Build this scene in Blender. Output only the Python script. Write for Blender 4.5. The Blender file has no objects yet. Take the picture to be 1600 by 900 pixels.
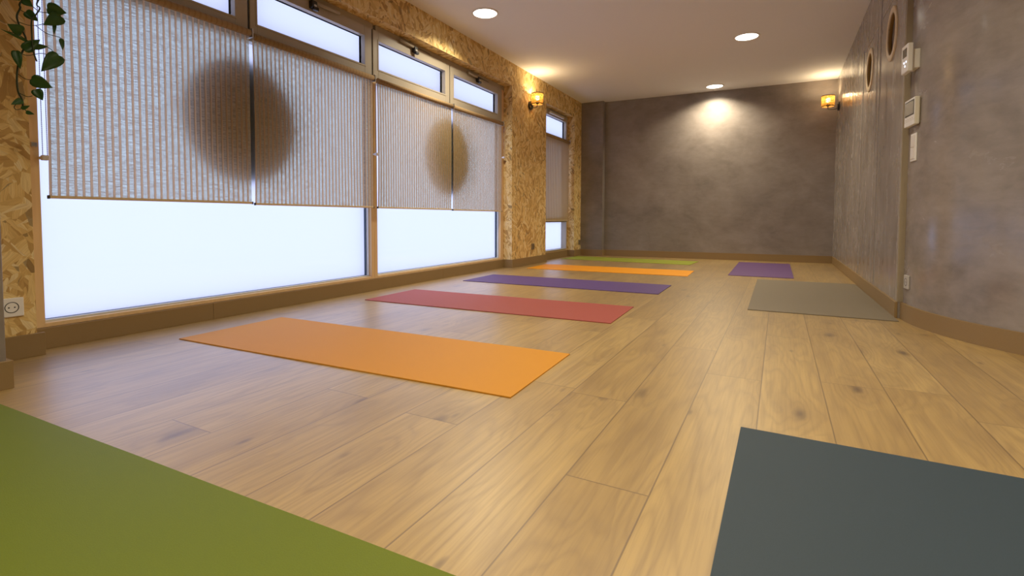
import bpy, bmesh, math, random
from mathutils import Vector, Matrix

# ------------------------------------------------------------------ camera
SC = bpy.context.scene
COL = SC.collection
FPX, PPX, PPY = 789.38, 786.46, 374.89
PITCH, ROLL, YAW, CAMH = -0.0434, 0.0017, 0.4993, 0.6073
cy, sy, cp, sp = math.cos(YAW), math.sin(YAW), math.cos(PITCH), math.sin(PITCH)
R0 = Vector((cy, sy, 0)); F0 = Vector((-sy*cp, cy*cp, sp)); U0 = Vector((sy*sp, -cy*sp, cp))
cr, sr = math.cos(ROLL), math.sin(ROLL)
RR = R0*cr + U0*sr; UU = U0*cr - R0*sr
cd = bpy.data.cameras.new('camera'); cam = bpy.data.objects.new('camera', cd); COL.objects.link(cam)
cam.matrix_world = Matrix(((RR.x, UU.x, -F0.x, 0), (RR.y, UU.y, -F0.y, 0), (RR.z, UU.z, -F0.z, CAMH), (0, 0, 0, 1)))
cd.sensor_width = 36; cd.lens = FPX/1600*36
cd.shift_x = (800-PPX)/1600; cd.shift_y = (PPY-450)/1600
cd.clip_start = 0.02
SC.camera = cam

def at(px, py, X):
    """point of the plane x = X seen at a pixel of the photograph"""
    d = RR*((px-PPX)/FPX) - UU*((py-PPY)/FPX) + F0
    t = X/d.x
    return Vector((0, 0, CAMH)) + d*t

# ------------------------------------------------------------------ light
SC.view_settings.view_transform = 'Standard'
SC.view_settings.look = 'None'
SC.view_settings.gamma = 1
SC.view_settings.use_curve_mapping = False
SC.view_settings.exposure = 0.0
SC.cycles.use_denoising = True
SC.cycles.max_bounces = 10
SC.cycles.diffuse_bounces = 5
SC.cycles.transparent_max_bounces = 12
SC.cycles.sample_clamp_indirect = 4.0
w = bpy.data.worlds.new('overcast_sky'); SC.world = w; w.use_nodes = True
w.node_tree.nodes['Background'].inputs[0].default_value = (0.650, 0.715, 1.12, 1)
w.node_tree.nodes['Background'].inputs[1].default_value = 1.45
DOWN_W = 22.0          # watts of each ceiling downlight
DOWN_COL = (1.0, 0.87, 0.62)
SCONCE_W = 8.0

def area(name, loc, r, watts, col, spread=150):
    l = bpy.data.lights.new(name, 'AREA'); l.shape = 'DISK'; l.size = r*2
    l.energy = watts; l.color = col; l.spread = math.radians(spread)
    o = bpy.data.objects.new(name, l); COL.objects.link(o); o.location = loc
    return o

# ------------------------------------------------------------------ node helpers
class NT:
    def __init__(s, name):
        s.m = bpy.data.materials.new(name); s.m.use_nodes = True
        s.t = s.m.node_tree; s.t.nodes.clear()
        s.out = s.t.nodes.new('ShaderNodeOutputMaterial')
    def n(s, typ, **kw):
        nd = s.t.nodes.new(typ)
        for k, v in kw.items():
            if k.startswith('i_'):
                key = k[2:]
                key = int(key) if key.isdigit() else key.replace('_', ' ')
                s.set(nd.inputs[key], v)
            else: setattr(nd, k, v)
        return nd
    def set(s, sock, v):
        if isinstance(v, bpy.types.NodeSocket): s.t.links.new(v, sock)
        elif isinstance(v, bpy.types.Node): s.t.links.new(v.outputs[0], sock)
        else:
            if isinstance(v, tuple) and len(v) == 3 and sock.type == 'RGBA': v = v + (1,)
            sock.default_value = v
    def math(s, op, a, b=0.0, c=0.0, clamp=False):
        nd = s.t.nodes.new('ShaderNodeMath'); nd.operation = op; nd.use_clamp = clamp
        s.set(nd.inputs[0], a); s.set(nd.inputs[1], b); s.set(nd.inputs[2], c)
        return nd.outputs[0]
    def mix(s, f, a, b, mode='MIX'):
        nd = s.t.nodes.new('ShaderNodeMix'); nd.data_type = 'RGBA'; nd.blend_type = mode
        s.set(nd.inputs[0], f); s.set(nd.inputs[6], a); s.set(nd.inputs[7], b)
        return nd.outputs[2]
    def ramp(s, f, stops):
        nd = s.t.nodes.new('ShaderNodeValToRGB'); s.set(nd.inputs[0], f)
        e = nd.color_ramp.elements
        while len(e) < len(stops): e.new(0.5)
        for i, (p, c) in enumerate(stops):
            e[i].position = p
            e[i].color = (c, c, c, 1) if isinstance(c, (int, float)) else tuple(c)+(1,)
        return nd.outputs[0]
    def comb(s, x, y, z):
        nd = s.t.nodes.new('ShaderNodeCombineXYZ')
        for i, v in enumerate((x, y, z)): s.set(nd.inputs[i], v)
        return nd.outputs[0]
    def pos(s):
        g = s.t.nodes.new('ShaderNodeNewGeometry'); x = s.t.nodes.new('ShaderNodeSeparateXYZ')
        s.t.links.new(g.outputs['Position'], x.inputs[0])
        return g.outputs['Position'], x.outputs[0], x.outputs[1], x.outputs[2]
    def noise(s, vec, scale, detail=3, rough=0.5, dist=0.0):
        return s.n('ShaderNodeTexNoise', i_Vector=vec, i_Scale=scale, i_Detail=detail, i_Roughness=rough, i_Distortion=dist).outputs[0]
    def bsdf(s, col, rough=0.6, spec=0.5, metal=0.0, normal=None, **kw):
        b = s.n('ShaderNodeBsdfPrincipled')
        s.set(b.inputs['Base Color'], col); s.set(b.inputs['Roughness'], rough)
        s.set(b.inputs['Specular IOR Level'], spec); s.set(b.inputs['Metallic'], metal)
        if normal is not None: s.set(b.inputs['Normal'], normal)
        for k, v in kw.items(): s.set(b.inputs[k.replace('_', ' ')], v)
        return b.outputs[0]
    def bump(s, h, strength=0.2, dist=0.002):
        return s.n('ShaderNodeBump', i_Strength=strength, i_Distance=dist, i_Height=h).outputs[0]
    def end(s, sh):
        s.t.links.new(sh, s.out.inputs[0]); return s.m

def simple(name, col, rough=0.5, metal=0.0, spec=0.5, var=0.06, scale=30, bump=0.0):
    t = NT(name); p, x, y, z = t.pos()
    n = t.noise(p, scale, 3)
    c = t.mix(n, tuple(v*(1-var) for v in col), tuple(min(1, v*(1+var)) for v in col))
    nb = t.bump(n, bump, 0.001) if bump else None
    return t.end(t.bsdf(c, rough, spec, metal, nb))

# ---- oak laminate floor
def mat_floor():
    t = NT('oak_planks'); p, x, y, z = t.pos()
    W, L = 0.193, 1.38
    u = t.math('DIVIDE', t.math('ADD', x, 0.237+W*20), W)
    row = t.math('FLOOR', u); fu = t.math('FRACT', u)
    rr = t.n('ShaderNodeTexWhiteNoise', noise_dimensions='1D', i_W=row).outputs[0]
    off = t.math('MULTIPLY', rr, 7.0)
    for k, yj in JOINTS:            # rows whose end joints are plain to see
        sel = t.math('COMPARE', row, float(k), 0.1)
        off = t.math('ADD', t.math('MULTIPLY', off, t.math('SUBTRACT', 1.0, sel)), t.math('MULTIPLY', sel, (-yj/L) % 1.0))
    v = t.math('ADD', t.math('DIVIDE', y, L), t.math('ADD', off, 10.0))
    ci = t.math('FLOOR', v); fv = t.math('FRACT', v)
    idn = t.n('ShaderNodeTexWhiteNoise', noise_dimensions='2D', i_Vector=t.comb(row, ci, 0.0))
    rnd = idn.outputs[0]
    sc = t.n('ShaderNodeSeparateColor'); t.t.links.new(idn.outputs[1], sc.inputs[0])
    r2, r3 = sc.outputs[0], sc.outputs[1]
    # plank-local coordinates with an own offset for each plank
    ox = t.math('ADD', x, t.math('MULTIPLY', rnd, 37.0)); oy = t.math('ADD', y, t.math('MULTIPLY', r2, 53.0))
    # knots: sparse cells, stretched along the plank
    kv = t.comb(t.math('MULTIPLY', ox, 5.5), t.math('MULTIPLY', oy, 2.1), 0.0)
    wob = t.noise(t.comb(t.math('MULTIPLY', ox, 22.0), t.math('MULTIPLY', oy, 9.0), 0.0), 1.0, 2)
    vor = t.n('ShaderNodeTexVoronoi', i_Vector=kv, i_Scale=1.0, i_Randomness=1.0)
    kd = t.math('ADD', vor.outputs['Distance'], t.math('MULTIPLY', t.math('SUBTRACT', wob, 0.5), 0.16))
    ks = t.n('ShaderNodeSeparateColor'); t.t.links.new(vor.outputs['Color'], ks.inputs[0])
    has = t.ramp(ks.outputs[0], [(0.10, 0.0), (0.40, 1.0)])
    knot = t.math('MULTIPLY', t.ramp(kd, [(0.02, 1.0), (0.14, 0.0)]), has)
    v2 = t.n('ShaderNodeTexVoronoi', i_Vector=t.comb(t.math('MULTIPLY', ox, 9.0), t.math('MULTIPLY', oy, 3.1), 4.0), i_Scale=1.0)
    k2 = t.n('ShaderNodeSeparateColor'); t.t.links.new(v2.outputs['Color'], k2.inputs[0])
    small = t.math('MULTIPLY', t.ramp(t.math('ADD', v2.outputs['Distance'], t.math('MULTIPLY', t.math('SUBTRACT', wob, 0.5), 0.12)), [(0.02, 0.75), (0.10, 0.0)]), t.math('GREATER_THAN', k2.outputs[0], 0.35))
    knot = t.math('MAXIMUM', knot, small)
    halo = t.math('MULTIPLY', t.ramp(kd, [(0.05, 1.0), (0.48, 0.0)]), has)
    # cathedral grain: contour lines of a stretched noise, pushed aside by the knots
    base = t.noise(t.comb(t.math('MULTIPLY', ox, 6.5), t.math('MULTIPLY', oy, 0.75), 0.0), 1.0, 2, 0.45)
    fld = t.math('ADD', t.math('MULTIPLY', base, 13.0), t.math('MULTIPLY', halo, 2.6))
    line = t.math('ABSOLUTE', t.math('SUBTRACT', t.math('FRACT', fld), 0.5))
    line = t.ramp(line, [(0.0, 1.0), (0.30, 0.0)])
    fine = t.noise(t.comb(t.math('MULTIPLY', ox, 130.0), t.math('MULTIPLY', oy, 4.0), 0.0), 1.0, 4, 0.6)
    strk = t.noise(t.comb(t.math('MULTIPLY', ox, 26.0), t.math('MULTIPLY', oy, 1.3), 0.0), 1.0, 3, 0.6)
    smk = t.noise(t.comb(t.math('MULTIPLY', ox, 6.0), t.math('MULTIPLY', oy, 1.6), 0.0), 1.0, 3, 0.6)
    c = t.ramp(rnd, [(0.0, FL_A), (0.5, FL_B), (1.0, FL_C)])
    c = t.mix(t.ramp(strk, [(0.42, 0.0), (0.72, 0.36)]), c, FL_D)
    c = t.mix(t.ramp(smk, [(0.50, 0.0), (0.74, 0.42)]), c, FL_D)
    c = t.mix(t.math('MULTIPLY', line, 0.32), c, FL_D)
    c = t.mix(t.ramp(fine, [(0.45, 0.0), (0.75, 0.42)]), c, FL_D)
    c = t.mix(t.math('MULTIPLY', halo, 0.40), c, FL_D)
    c = t.mix(t.math('MULTIPLY', knot, 0.80), c, (0.085, 0.05, 0.03))
    # seams
    du = t.math('MINIMUM', fu, t.math('SUBTRACT', 1.0, fu)); dv = t.math('MINIMUM', fv, t.math('SUBTRACT', 1.0, fv))
    su = t.ramp(t.math('MULTIPLY', du, W/0.0035), [(0.2, 1.0), (0.75, 0.0)])
    sv = t.ramp(t.math('MULTIPLY', dv, L/0.0035), [(0.2, 1.0), (0.75, 0.0)])
    seam = t.math('MAXIMUM', su, sv)
    c = t.mix(t.math('MULTIPLY', seam, 0.8), c, (0.12, 0.07, 0.035))
    rough = t.math('ADD', 0.31, t.math('MULTIPLY', fine, 0.16))
    h = t.math('SUBTRACT', t.math('MULTIPLY', fine, 0.25), seam)
    return t.end(t.bsdf(c, rough, 0.85, 0, t.bump(h, 0.18, 0.0008), Coat_Weight=0.85, Coat_Roughness=0.37))
JOINTS = [(13, 0.835), (14, 1.255), (16, 1.217), (18, 1.642), (19, 1.10), (20, 2.10), (21, 2.94), (22, 2.195), (23, 2.235), (24, 1.987)]
FL_A = (0.40, 0.262, 0.092); FL_B = (0.46, 0.308, 0.112); FL_C = (0.51, 0.350, 0.132); FL_D = (0.21, 0.125, 0.050)

# ---- oriented strand board
def mat_osb(axis='x'):
    """axis = the direction the board faces"""
    t = NT('strand_board_'+axis); p, x, y, z = t.pos()
    a, b = {'x': (y, z), 'y': (x, z), 'z': (y, x)}[axis]
    def layer(seed, cells, k):
        v = t.comb(t.math('ADD', a, seed), t.math('ADD', b, seed*1.7), 0.0)
        wv = t.n('ShaderNodeTexNoise', i_Vector=v, i_Scale=10.0, i_Detail=5.0)
        vv = t.n('ShaderNodeVectorMath', operation='MULTIPLY_ADD'); t.set(vv.inputs[0], wv.outputs[1]); vv.inputs[1].default_value = (0.03, 0.03, 0); t.set(vv.inputs[2], v)
        vo = t.n('ShaderNodeTexVoronoi', i_Vector=vv.outputs[0], i_Scale=cells, i_Randomness=1.0)
        cs = t.n('ShaderNodeSeparateColor'); t.t.links.new(vo.outputs['Color'], cs.inputs[0])
        ang = t.math('MULTIPLY', t.math('SUBTRACT', cs.outputs[0], 0.5), k)
        rot = t.n('ShaderNodeVectorRotate', rotation_type='Z_AXIS', i_Vector=vv.outputs[0], i_Angle=ang)
        sp_ = t.n('ShaderNodeSeparateXYZ', i_0=rot.outputs[0])
        sv = t.comb(t.math('MULTIPLY', sp_.outputs[0], 44.0), t.math('MULTIPLY', sp_.outputs[1], 9.0), t.math('MULTIPLY', cs.outputs[1], 9.0))
        st = t.n('ShaderNodeTexVoronoi', i_Vector=sv, i_Scale=1.0, i_Randomness=0.9)
        c2 = t.n('ShaderNodeSeparateColor'); t.t.links.new(st.outputs['Color'], c2.inputs[0])
        gr = t.noise(t.comb(t.math('MULTIPLY', sp_.outputs[0], 260.0), t.math('MULTIPLY', sp_.outputs[1], 12.0), 0.0), 1.0, 2)
        return c2.outputs[0], c2.outputs[1], gr, cs.outputs[2]
    r1, q1, g1, s1 = layer(3.1, 6.5, 2.3)
    r2, q2, g2, s2 = layer(11.7, 11.0, 2.6)
    sel = t.math('GREATER_THAN', q1, 0.55)
    r = t.math('ADD', t.math('MULTIPLY', r1, sel), t.math('MULTIPLY', r2, t.math('SUBTRACT', 1.0, sel)))
    g = t.math('ADD', t.math('MULTIPLY', g1, sel), t.math('MULTIPLY', g2, t.math('SUBTRACT', 1.0, sel)))
    c = t.ramp(r, [(0.0, (0.46, 0.28, 0.095)), (0.13, (0.58, 0.37, 0.13)), (0.45, (0.82, 0.585, 0.235)), (0.8, (0.90, 0.71, 0.34)), (1.0, (0.93, 0.79, 0.48))])
    c = t.mix(t.ramp(g, [(0.35, 0.0), (0.75, 0.50)]), c, (0.42, 0.25, 0.085))
    fl = t.math('MULTIPLY', t.math('GREATER_THAN', q2, 0.93), t.math('GREATER_THAN', r2, 0.4))
    c = t.mix(t.math('MULTIPLY', fl, 0.6), c, (0.14, 0.085, 0.04))
    return t.end(t.bsdf(c, 0.62, 0.35, 0, t.bump(r, 0.25, 0.0015)))

# ---- waxed plaster
def mat_plaster(name, c0, c1, gloss, streak):
    t = NT(name); p, x, y, z = t.pos()
    n1 = t.noise(p, 1.7, 5, 0.6, 0.6)
    sx, sz = (2.2, 0.8) if streak else (1.0, 1.6)
    v2 = t.n('ShaderNodeMapping', i_0=p); v2.inputs['Scale'].default_value = (sx*3, sx*3, sz*3)
    n2 = t.noise(v2.outputs[0], 1.1, 6, 0.62, 0.5)
    v3 = t.n('ShaderNodeMapping', i_0=p); v3.inputs['Scale'].default_value = (14, 14, 2.0) if streak else (5, 5, 12)
    n3 = t.noise(v3.outputs[0], 2.0, 4, 0.6, 0.4)
    f = t.math('ADD', t.math('MULTIPLY', n1, 0.50), t.math('MULTIPLY', n2, 0.34))
    f = t.math('ADD', f, t.math('MULTIPLY', n3, 0.16))
    c = t.mix(t.ramp(f, [(0.36, 0.0), (0.66, 1.0)]), c0, c1)
    ro = t.math('ADD', gloss, t.math('MULTIPLY', t.math('SUBTRACT', n2, 0.5), 0.5))
    h = t.math('ADD', t.math('MULTIPLY', n2, 0.7), t.math('MULTIPLY', n3, 0.3))
    return t.end(t.bsdf(c, ro, 0.5, 0, t.bump(h, 0.04, 0.01)))

# ---- pine
def mat_pine(name='pine', k=1.22):
    t = NT(name); p, x, y, z = t.pos()
    v = t.n('ShaderNodeMapping', i_0=p); v.inputs['Scale'].default_value = (60, 25, 2.2)
    n = t.noise(v.outputs[0], 1.0, 4, 0.55, 0.6)
    kn = t.n('ShaderNodeTexVoronoi', i_Vector=p, i_Scale=7.0).outputs['Distance']
    c = t.mix(n, (0.68*k, 0.50*k, 0.29*k), (0.54*k, 0.36*k, 0.18*k))
    c = t.mix(t.ramp(kn, [(0.05, 0.75), (0.09, 0.0)]), c, (0.16, 0.075, 0.03))
    return t.end(t.bsdf(c, 0.5, 0.4))

# ---- yoga mat foam
def mat_mat(name, col, rough=0.58, spec=0.42):
    t = NT(name); p, x, y, z = t.pos()
    n = t.noise(p, 420, 2, 0.7); m = t.noise(p, 3.0, 3)
    c = t.mix(n, tuple(v*0.80 for v in col), tuple(min(1, v*1.18) for v in col))
    c = t.mix(t.math('MULTIPLY', m, 0.16), c, tuple(v*0.72 for v in col))
    return t.end(t.bsdf(c, rough, spec, 0, t.bump(n, 0.35, 0.0012)))

# ---- blind fabric: open woven pale bands between dense brown bands
def mat_blind(name, band, openness=1.0, tl=0.36):
    t = NT(name); p, x, y, z = t.pos()
    slub = t.noise(t.comb(0.0, t.math('MULTIPLY', y, 30.0), t.math('MULTIPLY', z, 260.0)), 1.0, 3, 0.6)
    slub2 = t.noise(t.comb(0.0, t.math('MULTIPLY', y, 9.0), t.math('MULTIPLY', z, 140.0)), 1.0, 3, 0.6)
    thread = t.math('ADD', t.math('MULTIPLY', slub, 0.6), t.math('MULTIPLY', slub2, 0.4))
    if band: cloth = t.mix(thread, (0.55, 0.41, 0.22), (0.41, 0.285, 0.14))
    else: cloth = t.mix(thread, (0.68, 0.53, 0.28), (0.42, 0.31, 0.15))
    dif = t.n('ShaderNodeBsdfDiffuse', i_Color=cloth)
    trl = t.n('ShaderNodeBsdfTranslucent', i_Color=(0.76, 0.50, 0.28) if band else (0.55, 0.50, 0.42))
    tra = t.n('ShaderNodeBsdfTransparent', i_Color=(0.84, 1.0, 0.84))
    m1 = t.n('ShaderNodeMixShader', i_0=tl*1.6 if band else tl); t.set(m1.inputs[1], dif); t.set(m1.inputs[2], trl)
    op = t.ramp(thread, [(0.40, 0.58*openness), (0.58, 0.14*openness)])
    m2 = t.n('ShaderNodeMixShader'); t.set(m2.inputs[0], t.math('MULTIPLY', op, 0.05 if band else 1.0)); t.set(m2.inputs[1], m1); t.set(m2.inputs[2], tra)
    return t.end(m2.outputs[0])

def mat_frost():
    t = NT('frosted_film'); p, x, y, z = t.pos()
    n = t.noise(p, 1.2, 2)
    c = t.mix(n, (0.97, 0.985, 0.99), (0.985, 0.99, 0.995))
    tr = t.n('ShaderNodeBsdfTranslucent', i_Color=c)
    gl = t.n('ShaderNodeBsdfGlossy', i_Color=(0.8, 0.8, 0.8), i_Roughness=0.35)
    m = t.n('ShaderNodeMixShader', i_0=0.01); t.set(m.inputs[1], tr); t.set(m.inputs[2], gl)
    return t.end(m.outputs[0])
def mat_clear():
    t = NT('clear_glass')
    tr = t.n('ShaderNodeBsdfTransparent', i_Color=(0.97, 0.985, 0.985)); gl = t.n('ShaderNodeBsdfGlossy', i_Roughness=0.03)
    m = t.n('ShaderNodeMixShader', i_0=0.04); t.set(m.inputs[1], tr); t.set(m.inputs[2], gl)
    return t.end(m.outputs[0])
def mat_emit(name, col, s):
    t = NT(name); e = t.n('ShaderNodeEmission', i_Color=col, i_Strength=s)
    return t.end(e.outputs[0])
def mat_rattan():
    t = NT('woven_rattan'); tc = t.n('ShaderNodeTexCoord'); s = t.n('ShaderNodeSeparateXYZ', i_0=tc.outputs['Object'])
    z = s.outputs[2]; ang = t.math('ARCTAN2', s.outputs[1], s.outputs[0])
    n = t.noise(t.comb(t.math('MULTIPLY', s.outputs[0], 40.0), t.math('MULTIPLY', s.outputs[1], 40.0), t.math('MULTIPLY', z, 190.0)), 1.0, 3, 0.6)
    c = t.mix(n, (0.80, 0.50, 0.13), (0.30, 0.15, 0.03))
    d = t.n('ShaderNodeBsdfDiffuse', i_Color=c); tl = t.n('ShaderNodeBsdfTranslucent', i_Color=c); tp = t.n('ShaderNodeBsdfTransparent')
    m = t.n('ShaderNodeMixShader', i_0=0.28); t.set(m.inputs[1], d); t.set(m.inputs[2], tl)
    m2 = t.n('ShaderNodeMixShader', i_0=t.ramp(n, [(0.42, 0.6), (0.54, 0.08)])); t.set(m2.inputs[1], m); t.set(m2.inputs[2], tp)
    return t.end(m2.outputs[0])
def mat_leaf():
    t = NT('pothos_leaf'); p, x, y, z = t.pos()
    n = t.noise(p, 60, 3); c = t.mix(n, (0.022, 0.085, 0.014), (0.055, 0.16, 0.025))
    b = t.bsdf(c, 0.35, 0.5); tl = t.n('ShaderNodeBsdfTranslucent', i_Color=(0.07, 0.20, 0.02))
    m = t.n('ShaderNodeMixShader', i_0=0.25); t.set(m.inputs[1], b); t.set(m.inputs[2], tl)
    return t.end(m.outputs[0])

M = {}
M['floor'] = mat_floor()
M['osb'] = mat_osb('x'); M['osb_y'] = mat_osb('y'); M['osb_z'] = mat_osb('z')
M['ceiling'] = simple('ceiling_paint', (0.82, 0.82, 0.84), 0.8, var=0.02, scale=60, bump=0.02)
M['plaster'] = mat_plaster('waxed_plaster', (0.195, 0.166, 0.150), (0.325, 0.283, 0.262), 0.46, False)
M['plaster_s'] = mat_plaster('waxed_plaster_brushed', (0.245, 0.215, 0.195), (0.37, 0.33, 0.30), 0.22, True)
M['plaster_c'] = mat_plaster('waxed_plaster_polished', (0.205, 0.178, 0.165), (0.385, 0.338, 0.312), 0.20, False)
M['base'] = simple('baseboard_paint', (0.275, 0.180, 0.078), 0.5, var=0.08, scale=300, bump=0.05)
M['pine'] = mat_pine()
M['taupe'] = simple('taupe_aluminium', (0.42, 0.37, 0.30), 0.4, spec=0.5, var=0.04, scale=500)
M['gasket'] = simple('dark_gasket', (0.02, 0.02, 0.022), 0.5)
M['spacer'] = simple('blue_grey_spacer', (0.02, 0.05, 0.09), 0.4)
M['bead'] = simple('pale_glazing_bead', (0.62, 0.62, 0.60), 0.45)
M['steel'] = simple('brushed_steel', (0.55, 0.53, 0.50), 0.3, metal=1.0)
M['black'] = simple('black_metal', (0.02, 0.018, 0.016), 0.45)
M['dark'] = simple('dark_panel', (0.05, 0.048, 0.045), 0.6)
M['white'] = simple('white_plastic', (0.86, 0.85, 0.83), 0.35, var=0.02)
M['whitem'] = simple('white_metal', (0.75, 0.72, 0.68), 0.5, var=0.02)
M['casing'] = simple('pale_casing_edge', (0.46, 0.42, 0.38), 0.4)
M['bead2'] = simple('tan_corner_bead', (0.36, 0.30, 0.21), 0.45)
M['hpane'] = simple('grey_porthole_glass', (0.30, 0.26, 0.22), 0.3)
M['beige'] = simple('cream_plastic', (0.76, 0.72, 0.62), 0.45, var=0.02)
M['silver'] = simple('silver_plastic', (0.50, 0.48, 0.45), 0.35, var=0.02)
M['brass'] = simple('grey_switch_plastic', (0.22, 0.17, 0.11), 0.4, var=0.02)
M['screen'] = simple('grey_screen', (0.13, 0.12, 0.10), 0.15, var=0.02)
M['chain'] = simple('clear_grey_plastic', (0.65, 0.63, 0.62), 0.3)
M['open'] = NT('uncoated_glass'); M['open'] = M['open'].end(M['open'].n('ShaderNodeBsdfTransparent', i_Color=(0.99, 0.995, 0.995)).outputs[0])
M['frost'] = mat_frost(); M['clear'] = mat_clear()
M['blind'] = mat_blind('open_woven_fabric', False); M['blind_band'] = mat_blind('dense_woven_band', True)
M['blind2'] = mat_blind('close_woven_fabric', False, 0.22, 0.12); M['blind2_band'] = mat_blind('close_woven_band', True, 0.22, 0.12)
M['rail'] = simple('pale_wood_rail', (0.70, 0.56, 0.36), 0.5)
M['rattan'] = mat_rattan(); M['rim'] = simple('dark_rattan_rim', (0.16, 0.085, 0.03), 0.7)
M['lens'] = mat_emit('lit_diffuser', (1.0, 0.93, 0.80), 6.0)
M['bulb'] = mat_emit('lit_bulb', (1.0, 0.72, 0.35), 22.0)
M['leaf'] = mat_leaf(); M['vine'] = simple('vine_stem', (0.035, 0.055, 0.018), 0.5)
M['pot'] = simple('terracotta', (0.35, 0.15, 0.08), 0.8); M['cord'] = simple('jute_cord', (0.30, 0.22, 0.13), 0.9)
M['soil'] = simple('soil', (0.03, 0.02, 0.012), 0.95)
M['ring'] = simple('pale_plywood_ring', (0.72, 0.58, 0.38), 0.5, var=0.12, scale=40)
M['hole'] = simple('shaded_wood_lining', (0.42, 0.25, 0.08), 0.5)  # wood lining, the shade inside the porthole put into its brown
M['led'] = mat_emit('indicator_light', (0.8, 0.85, 1.0), 3.0)

# ------------------------------------------------------------------ mesh helpers
def B(): return bmesh.new()
def box(bm, x0, x1, y0, y1, z0, z1, bev=0.0, mat=0, rot=None):
    r = bmesh.ops.create_cube(bm, size=1.0)
    vs = r['verts']
    for v in vs:
        v.co = Vector(((x0+x1)/2 + v.co.x*(x1-x0), (y0+y1)/2 + v.co.y*(y1-y0), (z0+z1)/2 + v.co.z*(z1-z0)))
    fs = list({f for v in vs for f in v.link_faces})
    for f in fs: f.material_index = mat
    if bev > 0:
        es = list({e for v in vs for e in v.link_edges})
        bmesh.ops.bevel(bm, geom=es, offset=bev, segments=2, affect='EDGES', profile=0.5)
    if rot is not None:
        pass
    return vs
def tube(bm, pts, r, seg=8, cap=True):
    pts = [Vector(p) for p in pts]; n = len(pts)
    rad = r if isinstance(r, (list, tuple)) else [r]*n
    rings = []; up = Vector((0.13, 0.21, 1)).normalized(); prev = None
    for i, p in enumerate(pts):
        t = (pts[min(i+1, n-1)] - pts[max(i-1, 0)]).normalized()
        if prev is None:
            a = t.cross(up)
            if a.length < 0.15: a = t.cross(Vector((1, 0.2, 0)))
            a.normalize()
        else:
            a = (prev - t*prev.dot(t)).normalized()
        prev = a; b = t.cross(a)
        rings.append([bm.verts.new(p + (a*math.cos(k*2*math.pi/seg) + b*math.sin(k*2*math.pi/seg))*rad[i]) for k in range(seg)])
    for i in range(n-1):
        for k in range(seg):
            f = bm.faces.new((rings[i][k], rings[i][(k+1) % seg], rings[i+1][(k+1) % seg], rings[i+1][k])); f.smooth = True
    if cap:
        bm.faces.new(rings[0][::-1]); bm.faces.new(rings[-1])
def lathe(bm, prof, c, seg=40, axis='z', smooth=True):
    """prof = list of (radius, height) around an axis through c"""
    c = Vector(c); rings = []
    for r, h in prof:
        ring = []
        for k in range(seg):
            a = 2*math.pi*k/seg
            q = {'z': Vector((r*math.cos(a), r*math.sin(a), h)), 'x': Vector((h, r*math.cos(a), r*math.sin(a)))}[axis]
            ring.append(bm.verts.new(c+q))
        rings.append(ring)
    for i in range(len(rings)-1):
        for k in range(seg):
            f = bm.faces.new((rings[i][k], rings[i][(k+1) % seg], rings[i+1][(k+1) % seg], rings[i+1][k])); f.smooth = smooth
    return rings
def cyl(bm, p0, p1, r, seg=20):
    tube(bm, [p0, p1], r, seg)
def frame(bm, y0, y1, z0, z1, x0, x1, wl, wr=None, wb=None, wt=None, bev=0.0):
    """rectangular ring facing x: members of the given widths inside y0..y1, z0..z1"""
    wr = wl if wr is None else wr; wb = wl if wb is None else wb; wt = wl if wt is None else wt
    box(bm, x0, x1, y0, y0+wl, z0, z1, bev); box(bm, x0, x1, y1-wr, y1, z0, z1, bev)
    box(bm, x0, x1, y0+wl, y1-wr, z0, z0+wb, bev); box(bm, x0, x1, y0+wl, y1-wr, z1-wt, z1, bev)

def obj(name, bm, mat, parent=None, origin=None, smooth=None):
    me = bpy.data.meshes.new(name)
    bmesh.ops.recalc_face_normals(bm, faces=bm.faces)
    o = bpy.data.objects.new(name, me); COL.objects.link(o)
    po = Vector(parent['_w']) if parent is not None else Vector((0, 0, 0))
    if origin is None:
        if parent is not None: origin = po
        else:
            xs = [v.co for v in bm.verts]
            origin = Vector(((min(v.x for v in xs)+max(v.x for v in xs))/2, (min(v.y for v in xs)+max(v.y for v in xs))/2, min(v.z for v in xs)))
    origin = Vector(origin)
    bmesh.ops.translate(bm, verts=bm.verts, vec=-origin)
    bm.to_mesh(me); bm.free()
    for m in (mat if isinstance(mat, (list, tuple)) else [mat]): me.materials.append(M[m])
    o.location = origin - po
    if parent is not None: o.parent = parent
    o['_w'] = tuple(origin)
    return o
def thing(name, loc, label=None, cat=None, group=None, kind=None):
    o = bpy.data.objects.new(name, None); COL.objects.link(o); o.location = loc; o['_w'] = tuple(loc)
    o.empty_display_size = 0.05
    return tag(o, label, cat, group, kind)
def tag(o, label=None, cat=None, group=None, kind=None):
    if label: o['label'] = label
    if cat: o['category'] = cat
    if group: o['group'] = group
    if kind: o['kind'] = kind
    return o
def struct(name, bm, mat, label=None, **kw):
    return tag(obj(name, bm, mat, **kw), label, None, None, 'structure')

# ------------------------------------------------------------------ room measures
XW, XR, XG, XO = -2.85, -2.965, -3.010, -3.085       # board face, timber face, glass, outside
XRW = 0.645                                        # right wall face
CH = 2.465                                         # ceiling height
HD = 2.198                                         # underside of the header board
BH, BT = 0.10, 0.014                               # baseboards
YB0, YB1 = 7.955, 8.097                            # back wall at its left and right end
# floor and ceiling
b = B(); box(b, -3.15, 3.2, -2.2, 8.4, -0.12, 0.0); struct('floor', b, 'floor', 'light oak laminate floor with knots and long planks')
b = B(); box(b, -3.15, 3.2, -2.2, 8.4, CH, CH+0.12); struct('ceiling', b, 'ceiling', 'smooth plain ceiling with recessed lights')

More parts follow.
